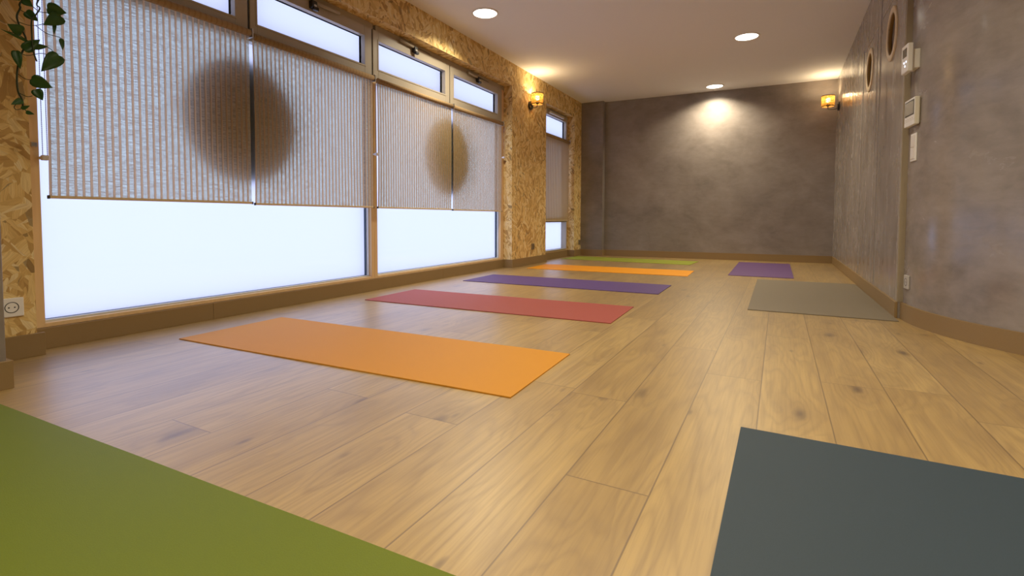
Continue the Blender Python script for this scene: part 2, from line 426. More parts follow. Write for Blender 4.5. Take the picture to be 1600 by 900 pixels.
# left wall, board clad
def board_wall(name, parts, label):
    b = B()
    for (x0, x1, y0, y1, z0, z1) in parts:
        box(b, x0, x1, y0, y1, z0, z1)
    for f in b.faces:
        f.normal_update(); n = f.normal
        f.material_index = 0 if abs(n.x) > 0.5 else (1 if abs(n.y) > 0.5 else 2)
    return struct(name, b, ['osb', 'osb_y', 'osb_z'], label)
YA0, YA1, YN0, YN1 = 0.950, 5.440, 6.455, 7.560
board_wall('wall_left', [
    (XO, XW, -2.2, YA0, 0, CH), (XO, XW, YA1, YN0, 0, CH), (XO, XW, YN1, 8.2, 0, CH),
    (XO, XW, YA0, YA1, HD, CH), (XO, XW, YN0, YN1, HD-0.006, CH),
    (XO, XR-0.004, YA0, YA1, 0, 0.097), (XO, XR-0.004, YN0, YN1, 0, 0.097)], 'window wall clad in strand board')
# back wall and its pilaster
b = B()
pts = [(-3.15, 7.940), (XRW+0.4, YB1+0.018), (XRW+0.4, 8.4), (-3.15, 8.4)]
lo = [b.verts.new((x, y, 0)) for x, y in pts]; hi = [b.verts.new((x, y, CH)) for x, y in pts]
b.faces.new(lo[::-1]); b.faces.new(hi)
for i in range(4): b.faces.new((lo[i], lo[(i+1) % 4], hi[(i+1) % 4], hi[i]))
struct('wall_back', b, 'plaster', 'far end wall in mottled brown plaster')
b = B(); box(b, XW, -2.485, 7.862, 8.0, 0, CH, 0.004); struct('wall_corner', b, 'plaster', 'shallow plaster pilaster in the far left corner')
# pillar at the near left
b = B(); box(b, -3.0, -2.389, -2.1, 0.710, 0, CH, 0.004); struct('wall_pillar', b, 'plaster', 'plaster pillar at the near left edge')
# walls behind and beside the camera
b = B(); box(b, -3.15, 3.2, -2.2, -2.05, 0, CH); struct('wall_front', b, 'plaster')
b = B(); box(b, 3.05, 3.2, -2.05, 3.0, 0, CH); struct('wall_side', b, 'plaster')

# right wall with two flush doors (openings cut as separate pieces)
D = [('door_1', 4.912, 5.612), ('door_2', 3.900, 4.716)]
DZ = 2.085; YR0 = 3.845
b = B()
box(b, XRW, XRW+0.12, D[0][2], YB1+0.3, 0, CH)
box(b, XRW, XRW+0.12, D[1][2], D[0][1], 0, CH)
box(b, XRW, XRW+0.12, YR0, D[1][1], 0, CH)
box(b, XRW, XRW+0.12, D[0][1], D[0][2], DZ, CH)
box(b, XRW, XRW+0.12, D[1][1], D[1][2], DZ, CH)
struct('wall_right', b, 'plaster_s', 'long right wall in glossy brushed plaster')
for i, (nm, y0, y1) in enumerate(D):
    g = 0.004
    t = thing(nm, (XRW, (y0+y1)/2, 0.0), 'flush plaster door with a round pine porthole, ' + ('the farther of two' if i == 0 else 'the nearer of two'), None, None, 'structure')
    yc, zc = ((5.252, 4.300)[i]), 1.853
    # leaf with a real round hole: a square ring of quads around a circle, sides closed
    b = B(); N = 48; R_ = 0.172
    X0, X1 = XRW-0.001, XRW+0.040
    hy, hz = (y0+g-yc, y1-g-yc), (0.006-zc, DZ-g-zc)
    angs = sorted([2*math.pi*(k+0.5)/44 for k in range(44)] + [math.atan2(q, p) % (2*math.pi) for p in hy for q in hz])
    def ringpts(X):
        out, inn = [], []
        hy0, hy1, hz0, hz1 = y0+g-yc, y1-g-yc, 0.006-zc, DZ-g-zc
        for a in angs:
            c_, s_ = math.cos(a), math.sin(a)
            inn.append(b.verts.new((X, yc+R_*c_, zc+R_*s_)))
            sc_ = min((hy1/c_ if c_ > 0 else hy0/c_), (hz1/s_ if s_ > 0 else hz0/s_))
            out.append(b.verts.new((X, yc+sc_*c_, zc+sc_*s_)))
        return out, inn
    o0, i0 = ringpts(X0); o1, i1 = ringpts(X1)
    for k in range(N):
        j = (k+1) % N
        b.faces.new((o0[k], o0[j], i0[j], i0[k])); b.faces.new((o1[k], i1[k], i1[j], o1[j]))
        b.faces.new((i0[k], i0[j], i1[j], i1[k])); b.faces.new((o0[k], o1[k], o1[j], o0[j]))
    for f in b.faces: f.smooth = False
    obj('door_leaf', b, 'plaster_s', t)
    # the leaf's four corners, cut off by the fan above, are closed by a backing board
    b = B(); box(b, XRW+0.0405, XRW+0.046, y0+0.002, y1-0.002, 0.004, DZ-0.002); obj('door_backing', b, 'plaster_s', t)
    b = B()
    box(b, XRW-0.0025, XRW+0.004, y0-0.011, y0-0.004, BH, DZ+0.010, 0.001); box(b, XRW-0.0025, XRW+0.004, y1+0.004, y1+0.011, BH, DZ+0.010, 0.001)
    box(b, XRW-0.0025, XRW+0.004, y0-0.004, y1+0.004, DZ+0.004, DZ+0.010, 0.001); obj('door_casing', b, 'casing', t)
    b = B(); lathe(b, [(0.178, 0.0), (0.178, -0.007), (0.172, -0.009), (0.140, -0.009), (0.136, -0.006), (0.136, 0.0)], (XRW-0.001, yc, zc), 56, 'x'); obj('porthole_ring', b, 'ring', t)
    b = B(); lathe(b, [(0.136, -0.006), (0.136, 0.020), (0.171, 0.020), (0.171, 0.0)], (XRW, yc, zc), 56, 'x'); obj('porthole_lining', b, 'hole', t)
    b = B(); lathe(b, [(0.0005, 0.017), (0.1355, 0.017), (0.1355, 0.020), (0.0005, 0.020)], (XRW, yc, zc), 56, 'x'); obj('porthole_pane', b, 'hpane', t)
# trims along the right wall: thin raised casing lines of the doors
def trim(n, x0, x1, y0, y1, z0, z1, mat, label=None, bev=0.001):
    b = B(); box(b, x0, x1, y0, y1, z0, z1, bev); return struct('trim_%d' % n, b, mat, label)
trim(1, XRW-0.003, XRW+0.002, 5.640, 5.652, BH, DZ+0.035, 'plaster_s')
trim(2, XRW-0.003, XRW+0.002, 4.752, 4.762, BH, CH, 'plaster_s')
trim(3, XRW-0.004, XRW+0.0275, YR0-0.002, YR0+0.012, BH, CH, 'bead2', 'pale metal corner bead where the right wall meets the curved wall')
trim(4, XRW-0.006, XRW+0.006, YB1-0.012, YB1, BH, CH, 'plaster_s')

# curved wall
CX, CY, CRD = 0.672+1.17, YR0+0.01, 1.17
def arc(r, n=40):
    out = []
    for k in range(n+1):
        th = math.pi/2*k/n
        out.append((CX-r*math.cos(th), CY-r*math.sin(th)))
    return out
def arcwall(name, r0, r1, z0, z1, mat, label, tail=1.35, head=0.0):
    b = B()
    a0, a1 = arc(r0), arc(r1)
    a0 = a0 + [(CX+tail, CY-r0)]; a1 = a1 + [(CX+tail, CY-r1)]
    if head: a0 = [(CX-r0, CY+head)] + a0; a1 = [(CX-r1, CY+head)] + a1
    L4 = ((a0, z0), (a0, z1), (a1, z1), (a1, z0))
    for k4 in range(4):
        (pa, za), (pb, zb_) = L4[k4], L4[(k4+1) % 4]
        r0_ = [b.verts.new((x, y, za)) for x, y in pa]; r1_ = [b.verts.new((x, y, zb_)) for x, y in pb]
        for k in range(len(pa)-1):
            f = b.faces.new((r0_[k], r0_[k+1], r1_[k+1], r1_[k])); f.smooth = k4 in (0, 2)
    b.faces.new([b.verts.new((a[0][0], a[0][1], z)) for a, z in L4]); b.faces.new([b.verts.new((a[-1][0], a[-1][1], z)) for a, z in L4])
    bmesh.ops.remove_doubles(b, verts=b.verts, dist=1e-6)
    for e in b.edges:
        if len(e.link_faces) == 2 and e.link_faces[0].smooth != e.link_faces[1].smooth: e.smooth = False
        elif len(e.link_faces) == 2 and e.calc_face_angle(0) > 0.6: e.smooth = False
    return struct(name, b, mat, label)
arcwall('wall_curved', CRD, CRD-0.10, 0, CH, 'plaster_c', 'curved polished plaster wall at the right edge')
arcwall('baseboard_curved', CRD+BT, CRD-0.005, 0, BH, 'base', 'brown baseboard bent along the curved wall')

# baseboards
def bb(name, parts, label=None):
    b = B()
    for p in parts: box(b, *p, 0.0015)
    return struct(name, b, 'base', label)
bb('baseboard_left', [(XW-0.001, XW+BT, 0.70, YA0+0.024, 0, BH)])
bb('baseboard_left.001', [(XR-0.006, XR+BT, YA0+0.002, 1.80, 0, BH-0.002), (XR-0.006, XR+BT, 1.8015, 4.15, 0, BH-0.002), (XR-0.006, XR+BT, 4.1515, YA1, 0, BH-0.002)])
bb('baseboard_left.002', [(XR, XW+BT, YA1-BT, YA1, 0, BH), (XW-0.001, XW+BT, YA1, YN0+0.012, 0, BH)])
bb('baseboard_left.003', [(XR-0.006, XR+BT, YN0, YN1-0.001, 0, BH-0.002)])
bb('baseboard_left.004', [(XR, XW+BT, YN1-BT, YN1, 0, BH), (XW-0.001, XW+BT, YN1, 7.862-BT, 0, BH)])
bb('baseboard_pillar', [(-2.391, -2.389+BT, -2.05, 0.71+BT, 0, BH), (-2.84, -2.391, 0.709, 0.71+BT, 0, BH)])
bb('baseboard_corner', [(XW, -2.485+BT, 7.862-BT, 7.863, 0, BH), (-2.486, -2.485+BT, 7.863, 7.965, 0, BH)])
b = B()
def yback(x): return 7.940 + (YB1+0.018-7.940)*(x+3.15)/(XRW+0.4+3.15)
q0 = [(-2.471, yback(-2.471)+0.002), (XRW, yback(XRW)+0.002), (XRW, yback(XRW)-BT), (-2.471, yback(-2.471)-BT)]
lo = [b.verts.new((x, y, 0)) for x, y in q0]; hi = [b.verts.new((x, y, BH)) for x, y in q0]
b.faces.new(lo); b.faces.new(hi)
for i in range(4): b.faces.new((lo[i], lo[(i+1) % 4], hi[(i+1) % 4], hi[i]))
struct('baseboard_back', b, 'base')
bb('baseboard_right', [(XRW-BT, XRW+0.001, YR0-0.004, 5.606, 0, BH), (XRW-BT+0.004, XRW+0.001, 5.607, 8.08, 0, BH)])

# ------------------------------------------------------------------ windows
def pane(y0, y1, z0, z1, parent, x=XG):
    """double glazing: clear inner sheet, dark spacer, frosted outer sheet"""
    b = B(); box(b, x-0.004, x, y0, y1, z0, z1)
    for f in b.faces:
        f.normal_update(); f.material_index = 0 if f.normal.x > 0.5 else 1
    obj('clear_pane', b, ['clear', 'open'], parent)
    b = B(); box(b, x-0.030, x-0.026, y0, y1, z0, z1)
    for f in b.faces:
        f.normal_update(); f.material_index = 1 if f.normal.x > 0.5 else 0
    # frosted film on the outer face only; the room side of that sheet is clear
    for f in b.faces: f.material_index = 1
    for f in b.faces:
        if f.normal.x < -0.5: f.material_index = 0
    obj('frosted_pane', b, ['frost', 'open'], parent)
    b = B(); frame(b, y0, y1, z0, z1, x-0.026, x-0.004, 0.010); obj('spacer', b, 'spacer', parent)

def opener(parent, yb, ya, zb, flip, longer=True):
    """concealed stay of a hopper window: bracket block at yb, slim barrel from there to ya"""
    x = XR+0.030
    b = B(); box(b, XR-0.002, x+0.018, yb-0.022, yb+0.022, zb-0.045, zb+0.006, 0.004)
    box(b, x, x+0.026, yb-0.012, yb+0.030, zb-0.060, zb-0.036, 0.004)
    r = obj('opener_bracket', b, 'gasket', parent)
    b = B(); s = 1 if ya > yb else -1
    tube(b, [(x, yb+s*0.02, zb), (x, ya, zb+0.006)], 0.013, 12); obj('opener_barrel', b, 'taupe', r)
    b = B(); box(b, x+0.006, x+0.022, yb-0.010, yb+0.014, zb-0.052, zb-0.020, 0.003); obj('opener_latch', b, 'steel', r)
    b = B(); cyl(b, (x-0.01, yb, zb+0.012), (x-0.01, yb-s*0.24, zb+0.010), 0.003, 8); obj('opener_rod', b, 'gasket', r)

def hopper(y0, y1, g0, g1, parent, zt=2.150, zb=1.752, gz0=1.838, gz1=2.070):
    s = thing('hopper_sash', (XR, (y0+y1)/2, zb)); s.parent = parent; s.location = Vector(s['_w'])-Vector(parent['_w'])
    b = B(); frame(b, y0+0.004, y1-0.004, zb, zt, XG-0.006, XR+0.012, g0-y0-0.004, y1-0.004-g1, gz0-zb, zt-gz1, 0.002)
    obj('sash_frame', b, 'taupe', s)
    b = B(); frame(b, g0-0.012, g1+0.012, gz0-0.012, gz1+0.012, XR+0.010, XR+0.0150, 0.0125, bev=0.001); obj('glazing_bead', b, 'taupe', s)
    pane(g0-0.010, g1+0.010, gz0-0.010, gz1+0.010, s, XG+0.022)
    return s
def gasket_line(y, parent):
    b = B(); box(b, XG, XR+0.006, y-0.004, y+0.004, 1.75, 2.150); obj('gasket', b, 'gasket', parent)

def winroot(n, y0, y1, lab):
    return thing('window_%d' % n, (XR, (y0+y1)/2, BH), lab, None, None, 'structure')
# window 1: y 0.978 .. 3.19 , window 2: 3.19 .. 5.44
PW = 1.024
for n, (y0, y1, g0, g1, hs, lab) in enumerate([
        (YA0, 3.188, 1.020, 3.152, [(1.012, 2.066, 1.070, 1.977), (2.074, 3.166, 2.128, 3.083)], 'nearer wide window of frosted glass in pine and taupe frames'),
        (3.189, YA1, 3.224, 5.366, [(3.174, 4.276, 3.243, 4.196), (4.284, 5.371, 4.349, 5.265)], 'second wide window of frosted glass in pine and taupe frames')]):
    W_ = winroot(n+1, y0, y1, lab)
    b = B()
    box(b, XO+0.03, XR, y0+0.0005, g0, 0.099, 2.2-0.003 if n == 0 else 1.76, 0.001)
    box(b, XO+0.03, XR, g1, y1-(0.0005 if n == 0 else 0.001), 0.099, 1.76 if n == 0 else HD-0.001, 0.001)
    box(b, XO+0.03, XR, g0, g1, 0.099, 0.118, 0.001)
    obj('pine_frame', b, 'pine', W_)
    b = B(); frame(b, g0, g1, 0.118, 1.752, XG-0.05, XG+0.020, 0.008, 0.008, 0.010, 0.02)
    obj('lower_bead', b, 'bead', W_)
    pane(g0+0.001, g1-0.001, 0.119, 1.750, W_)
    b = B(); box(b, XG-0.04, XR+0.004, y0+0.03, y1-0.001, 2.150, HD-0.001, 0.001); obj('head_member', b, 'taupe', W_)
    for h in hs: hopper(*h, W_)
    gasket_line((hs[0][1]+hs[1][0])/2, W_)
    if n == 0: gasket_line(3.170, W_)
    if n == 0: opener(W_, 2.560, 2.80, 2.135, 1)
    else:
        opener(W_, 3.700, 3.50, 2.150, -1); opener(W_, 4.800, 4.60, 2.145, -1)
    if n == 0:
        b = B(); box(b, XG, XR+0.004, YA0+0.001, 1.010, 1.76, 2.15); obj('side_member', b, 'taupe', W_)
    else:
        b = B(); box(b, XG-0.03, XR+0.002, 5.372, YA1-0.002, 1.70, HD-0.001); obj('side_member', b, 'pine', W_)
# window 3: the narrow one
W_ = winroot(3, YN0, YN1, 'narrow tall window near the far corner')
b = B()
box(b, XO+0.03, XR, YN0+0.001, YN0+0.05, 0.099, HD-0.01); box(b, XO+0.03, XR, YN1-0.045, YN1-0.001, 0.099, HD-0.01)
box(b, XO+0.03, XR, YN0+0.05, YN1-0.045, 0.099, 0.118); obj('pine_frame', b, 'pine', W_)
b = B(); frame(b, YN0+0.05, YN1-0.045, 0.118, 0.60, XG-0.05, XR+0.012, 0.022, 0.026, 0.012, 0.055, 0.002); obj('lower_frame', b, 'taupe', W_)
pane(YN0+0.06, YN1-0.060, 0.122, 0.56, W_)
pane(YN0+0.06, YN1-0.060, 0.60, 1.77, W_)
hp = hopper(YN0+0.046, YN1-0.046, 6.57, 7.452, W_, zt=2.185, zb=1.775, gz0=1.832, gz1=2.100)
b = B(); box(b, XR+0.012, XR+0.045, 6.76, 7.30, 2.118, 2.150, 0.008); r = obj('vent_cover', b, 'whitem', W_)
b = B(); box(b, XR+0.044, XR+0.049, 6.80, 7.26, 2.122, 2.134, 0.001); obj('vent_slot', b, 'bead', r)

# outer reveals around the glass (deep, shade the edges of the frosted sheets)
b = B()
for (y0, y1, z0, z1) in ((YA0, YA1, 0.097, HD), (YN0, YN1, 0.097, HD-0.006)):
    frame(b, y0-0.05, y1+0.05, z0-0.05, z1+0.05, XO-0.02, XO+0.0, 0.05)
for y in (3.188,): box(b, XO-0.02, XO+0.03, y-0.03, y+0.03, 0.1, HD)
for (y0, y1) in ((YA0, YA1), (YN0, YN1)): box(b, XO-0.02, XG-0.035, y0, y1, 1.752, 1.836)
for y in (2.07, 4.28): box(b, XO-0.02, XG-0.010, y-0.05, y+0.05, 1.80, HD)
struct('trim_5', b, 'taupe', 'outer reveals of the windows')

# ------------------------------------------------------------------ round signs outside the glass
for yc, zc, lab in ((2.085, 1.225, 'large round panel seen as a dark disc behind the two nearest blinds'),
                    (4.375, 1.235, 'large round panel seen as a dark disc behind the third and fourth blinds')):
    b = B(); lathe(b, [(0.0005, -0.012), (0.392, -0.012), (0.392, 0.0), (0.0005, 0.0)], (XG-0.062, yc, zc), 72, 'x', False)
    t = thing('round_sign', (XG-0.062, yc, zc-0.39), lab, 'sign', 'round panels outside the windows')
    obj('disc', b, 'dark', t)
    for dy in (-0.22, 0.22):
        for dz in (-0.22, 0.22):
            b = B(); cyl(b, (XG-0.063, yc+dy, zc+dz), (XG-0.0302, yc+dy, zc+dz), 0.008, 10); obj('spacer_stud', b, 'steel', t)

# ------------------------------------------------------------------ roller blinds
def blind(y0, y1, zt, zb, label, mat='blind', chain=None, bl=True, brk=True):
    t = thing('roller_blind', (XR+0.035, (y0+y1)/2, zb), label, 'blind', 'striped woven roller blinds')
    X = XR+0.030
    # cloth, hanging from the back of the roller, with a slight sag of the edges
    b = B(); NZ = 16; PT, RW, RH = 0.0317, 0.0098, 0.0032
    cols = []                      # (y, offset towards the room)
    y = y0; cols.append((y, RH)); rib = True; spans = []
    while y < y1-0.001:
        yn = min(y+(RW if rib else PT-RW), y1); spans.append((y, yn, rib)); y = yn; rib = not rib
    def P(yy, v, off):
        u = (yy-y0)/(y1-y0); ins = 0.003*math.sin(v*math.pi)
        return b.verts.new((X + off + 0.0015*math.sin(u*11+v*3) + 0.004*math.sin(v*math.pi)*(abs(2*u-1)**6), yy + ins*(1-2*u), zb+(zt-zb)*v))
    def strip(ya, oa, yb_, ob, m_):
        va = [P(ya, k/NZ, oa) for k in range(NZ+1)]; vb = [P(yb_, k/NZ, ob) for k in range(NZ+1)]
        for k in range(NZ):
            f = b.faces.new((va[k], vb[k], vb[k+1], va[k+1])); f.material_index = m_; f.smooth = True
    for ya, yb_, rb in spans:
        if rb:
            strip(ya, RH, yb_, RH, 1)
            strip(ya, 0.0, ya, RH, 1); strip(yb_, RH, yb_, 0.0, 1)
        else: strip(ya, 0.0, yb_, 0.0, 0)
    mats = [mat, mat+'_band']
    obj('cloth', b, mats, t)
    # roller wrapped in cloth
    b = B(); cyl(b, (X+0.008, y0, zt+0.006), (X+0.008, y1, zt+0.006), 0.021, 28); r = obj('roller', b, 'rollcloth', t)
    # bottom rail with end caps
    b = B(); box(b, X-0.006, X+0.006, y0-0.002, y1+0.002, zb-0.013, zb+0.001, 0.003); rl = obj('bottom_rail', b, 'rail', t)
    for yy in (y0-0.002, y1+0.002):
        b = B(); box(b, X-0.0075, X+0.0075, yy-0.004, yy+0.004, zb-0.0145, zb+0.002, 0.002); obj('end_cap', b, 'dark', rl)
    if brk:
        b = B(); yy = y1+0.009
        box(b, XR, X+0.030, yy-0.004, yy+0.004, zt-0.022, zt+0.034, 0.002); box(b, XR-0.001, XR+0.006, yy-0.014, yy+0.010, zt-0.022, zt+0.034, 0.002)
        cyl(b, (X+0.008, yy-0.010, zt+0.006), (X+0.008, yy+0.006, zt+0.006), 0.017, 18); obj('bracket', b, 'steel', t)
    if chain:
        yc, ztop, zbt = chain
        for dx, dy in ((0.0, 0.0), (0.014, 0.012)):
            b = B(); xx = X+0.004+dx
            tube(b, [(xx, yc+dy, ztop), (xx, yc+dy, (ztop+zbt)/2), (xx, yc+dy, zbt)], 0.0011, 6)
            k = 0; z = zbt
            while z < ztop:
                bmesh.ops.create_icosphere(b, subdivisions=1, radius=0.0024, matrix=Matrix.Translation((xx, yc+dy, z))); z += 0.0085
            obj('bead_chain', b, 'chainb', t)
        b = B(); box(b, X-0.006, X+0.022, yc-0.007, yc+0.017, zbt-0.016, zbt+0.008, 0.005); box(b, XR-0.001, X-0.004, yc-0.006, yc+0.002, zbt-0.010, zbt+0.002)
        obj('chain_holder', b, 'chain', t)
        b = B(); box(b, XR-0.001, XR+0.008, yc-0.03, yc-0.008, zbt+0.045, zbt+0.065, 0.002); obj('holder_clip', b, 'steel', t)
    return t
M['chainb'] = simple('grey_violet_beads', (0.20, 0.18, 0.30), 0.4)
def mat_roll():
    t = NT('striped_cloth_on_roller'); p, x, y, z = t.pos()
    f = t.math('FRACT', t.math('DIVIDE', t.math('ADD', y, 5.0+0.0125), 0.0317)); d = t.math('ABSOLUTE', t.math('SUBTRACT', f, 0.5))
    br = t.ramp(d, [(0.325, 0.0), (0.365, 1.0)]); n = t.noise(p, 160, 3)
    c = t.mix(br, t.mix(n, (0.42, 0.30, 0.17), (0.34, 0.23, 0.12)), (0.33, 0.215, 0.11))
    return t.end(t.bsdf(c, 0.85, 0.2, 0, t.bump(n, 0.3, 0.002)))
M['rollcloth'] = mat_roll()
blind(1.040, 2.054, 1.752, 0.706, 'nearest striped woven blind, at the left end, with a bead chain at its left edge', chain=(1.021, 1.745, 0.880))
blind(2.077, 3.146, 1.737, 0.700, 'wide striped blind, second from the left, ending at the pine post between the windows')
blind(3.200, 4.276, 1.728, 0.699, 'striped blind just beyond the pine post, third from the left', chain=(3.176, 1.72, 1.135))
blind(4.302, 5.334, 1.726, 0.695, 'striped blind at the far end of the wide bay, beside the strand board pier', chain=(5.372, 1.70, 1.34))
blind(6.500, 7.520, 1.790, 0.578, 'plain brownish blind in the narrow window near the far corner', mat='blind2', brk=True)

# ------------------------------------------------------------------ ceiling downlights
def downlight(x, y, label, watts=None):
    t = thing('downlight', (x, y, CH), label, 'ceiling light', 'recessed round downlights')
    b = B(); lathe(b, [(0.122, 0.0), (0.122, -0.004), (0.118, -0.007), (0.108, -0.007), (0.106, -0.003), (0.106, 0.0)], (x, y, CH), 48); obj('trim_ring', b, 'whitem', t)
    b = B(); lathe(b, [(0.0005, -0.0005), (0.0005, -0.0035), (0.106, -0.0035), (0.106, -0.0005)], (x, y, CH), 48); obj('diffuser', b, 'lens', t)
    area('downlight_lamp', (x, y, CH-0.009), 0.095, watts or DOWN_W, DOWN_COL, 140).parent = None
    return t
downlight(-2.385, 4.020, 'round lit ceiling downlight nearest the window wall')
downlight(-0.332, 5.800, 'round lit ceiling downlight at the upper right, over the grey mat')
downlight(-0.838, 7.740, 'round lit ceiling downlight closest to the end wall')
for (x, y) in ((-0.35, 2.55), (-0.35, 0.2), (1.2, 1.2), (-2.0, -1.4)):
    l = area('downlight_lamp', (x, y, CH-0.009), 0.095, DOWN_W, DOWN_COL, 140)

# ------------------------------------------------------------------ wall sconces
def sconce(px, side, y, zs, label, d=0.105):
    """px = wall face, side = +1 when the lamp stands out towards +x"""
    t = thing('wall_sconce', (px, y, zs-0.15), label, 'wall lamp', 'black wall lamps with woven shades')
    zp = zs-0.072
    b = B(); cyl(b, (px, y, zp), (px+side*0.022, y, zp), 0.055, 28); obj('backplate', b, 'black', t)
    xs = px+side*d
    arm = [(px+side*0.02, y, zp-0.028), (px+side*0.05, y, zp-0.032), (xs-side*0.02, y, zp-0.032), (xs-side*0.004, y, zp-0.024), (xs, y, zp-0.008), (xs, y, zp+0.015)]
    b = B(); tube(b, arm, 0.005, 10); obj('arm', b, 'black', t)
    b = B(); lathe(b, [(0.0005, zp+0.012), (0.018, zp+0.012), (0.018, zp+0.045), (0.0005, zp+0.045)], (xs, y, 0), 20); obj('lamp_socket', b, 'black', t)
    b = B(); lathe(b, [(0.0005, -0.028), (0.014, -0.024), (0.026, -0.008), (0.029, 0.006), (0.024, 0.022), (0.012, 0.032), (0.0005, 0.034)], (xs, y, zs+0.012), 24); obj('bulb', b, 'bulb', t)
    h0, h1, r0 = zs-0.068, zs+0.074, 0.074
    b = B(); lathe(b, [(r0-0.003, h0), (r0, h0), (r0+0.001, h1), (r0-0.002, h1), (r0-0.003, h0)], (xs, y, 0), 48)
    obj('shade', b, 'rattan', t, origin=(xs, y, h0))
    for hh in (h0, h1-0.009):
        b = B(); lathe(b, [(r0-0.004, hh), (r0+0.002, hh), (r0+0.003, hh+0.009), (r0-0.004, hh+0.009), (r0-0.004, hh)], (xs, y, 0), 48); obj('shade_rim', b, 'rim', t)
    b = B()
    for a in (0.6, 2.7, 4.8): cyl(b, (xs, y, h0+0.012), (xs+(r0-0.003)*math.cos(a), y+(r0-0.003)*math.sin(a), h0+0.006), 0.0015, 6)
    obj('shade_spider', b, 'black', t)
    l = bpy.data.lights.new('sconce_lamp', 'POINT'); l.energy = SCONCE_W; l.color = (1.0, 0.76, 0.44); l.shadow_soft_size = 0.030
    o = bpy.data.objects.new('sconce_lamp', l); COL.objects.link(o); o.location = (xs, y, zs+0.050)
    return t
sconce(XW, 1, 5.935, 2.125, 'lit wall lamp with woven shade on the strand board pier')
sconce(XRW, -1, 7.800, 2.118, 'lit wall lamp with woven shade by the far right corner', 0.125)

# ------------------------------------------------------------------ sockets
def wall_socket(c, nrm, label, plate, size=0.08, key='white'):
    """c = centre on the wall, nrm = unit vector into the room"""
    t = thing('power_socket', c, label, 'socket')
    n = Vector(nrm); s = Vector((-n.y, n.x, 0)); rot = Matrix((s, Vector((0, 0, 1)), n)).transposed().to_4x4(); T = Matrix.Translation(c) @ rot
    def put(name, fn, m, parent):
        b = B(); fn(b); b.transform(T); return obj(name, b, m, parent)
    h = size/2
    pl = put('cover_plate', lambda b: box(b, -h, h, -h, h, -0.001, 0.009, 0.003), plate, t)
    put('socket_insert', lambda b: lathe(b, [(0.0235, 0.0085), (0.0235, 0.0098), (0.0215, 0.0098), (0.0200, 0.0088), (0.0005, 0.0088)], (0, 0, 0), 28), 'dark' if key == 'white' else key, pl)
    def pins(b):
        for dx in (-0.0095, 0.0095): cyl(b, (dx, 0, 0.0086), (dx, 0, 0.0094), 0.003, 10)
    put('pin_hole', pins, 'gasket', pl)
    return t
wall_socket((XW, 0.868, 0.225), (1, 0, 0), 'white power socket on strand board at the near left edge', 'white')
wall_socket((XW, 6.035, 0.232), (1, 0, 0), 'dull grey power socket low on the pier beside the narrow window', 'brass', key='gasket')
wall_socket((XW, 7.800, 0.215), (1, 0, 0), 'small dull power socket low beyond the narrow window', 'brass', key='gasket')
def arcpt(th, off=0.0):
    n = Vector((-math.cos(th), -math.sin(th), 0))
    return Vector((CX, CY, 0)) + n*(CRD+off), n
def on_arc(th, z):
    p, n = arcpt(th); return (p.x, p.y, z), n
c_, n_ = on_arc(0.080, 0.232)
wall_socket(c_, n_, 'silver power socket low on the curved wall', 'silver', key='dark')

# ------------------------------------------------------------------ devices on the curved wall
def device_frame(th, z):
    c, n = on_arc(th, z); c = Vector(c)
    s = Vector((-n.y, n.x, 0))      # to the far side -> looks left in the picture
    rot = Matrix((s, Vector((0, 0, 1)), n)).transposed().to_4x4()
    return c, Matrix.Translation(c) @ rot
def put(T, name, boxes, m, parent, extra=None):
    b = B()
    for q in boxes: box(b, *q)
    if extra: extra(b)
    b.transform(T); return obj(name, b, m, parent)
# intercom monitor
c, T = device_frame(0.105, 1.222)
t = thing('intercom_monitor', c, 'white intercom with a grey screen on the curved wall, below the thermostat', 'intercom')
h = put(T, 'housing', [(-0.082, 0.082, -0.078, 0.078, 0.004, 0.026, 0.004), (-0.070, 0.070, -0.068, 0.068, -0.002, 0.005, 0.001)], 'beige', t)
put(T, 'front_panel', [(-0.081, 0.081, -0.077, 0.077, 0.0255, 0.0285, 0.0012)], 'white', t)
scr = put(T, 'screen', [(-0.072, 0.072, -0.020, 0.066, 0.028, 0.0296, 0.0006)], 'gasket', t)
put(T, 'display', [(-0.066, 0.066, -0.014, 0.060, 0.0292, 0.0300, 0.0002)], 'screen', scr)
for k in range(4): put(T, 'button', [(-0.060+k*0.034, -0.046+k*0.034, -0.040, -0.036, 0.028, 0.0292, 0.0004)], 'silver', t)
put(T, 'panel_seam', [(-0.080, 0.080, -0.049, -0.0475, 0.0282, 0.0288, 0.0)], 'silver', t)
put(T, 'side_button', [(-0.092, -0.080, -0.006, 0.000, 0.012, 0.018, 0.001)], 'steel', t)
# thermostat
c, T = device_frame(0.108, 1.530)
t = thing('thermostat', c, 'white thermostat with small lights, topmost device on the curved wall', 'thermostat')
put(T, 'back_box', [(-0.062, 0.040, -0.062, 0.046, -0.002, 0.036, 0.004)], 'white', t)
put(T, 'front_unit', [(-0.052, 0.052, -0.080, 0.080, 0.035, 0.062, 0.005)], 'white', t)
put(T, 'display', [(-0.030, 0.036, 0.008, 0.058, 0.0615, 0.0632, 0.0006)], 'screen', t)
for dx, dz in ((0.030, -0.022), (-0.004, -0.022), (0.012, -0.044)):
    put(T, 'indicator', [(dx-0.005, dx+0.005, dz-0.005, dz+0.005, 0.0615, 0.0636, 0.001)], 'led', t)
# light switch plate
c, T = device_frame(0.110, 1.020)
t = thing('light_switch', c, 'narrow white light switch plate below the intercom', 'switch')
put(T, 'cover_plate', [(-0.041, 0.041, -0.080, 0.080, -0.001, 0.008, 0.003)], 'white', t)
for k in (0, 1):
    z0 = -0.068 + k*0.070
    put(T, 'rocker', [(-0.030, 0.030, z0, z0+0.066, 0.0075, 0.0115, 0.002)], 'whitem', t)

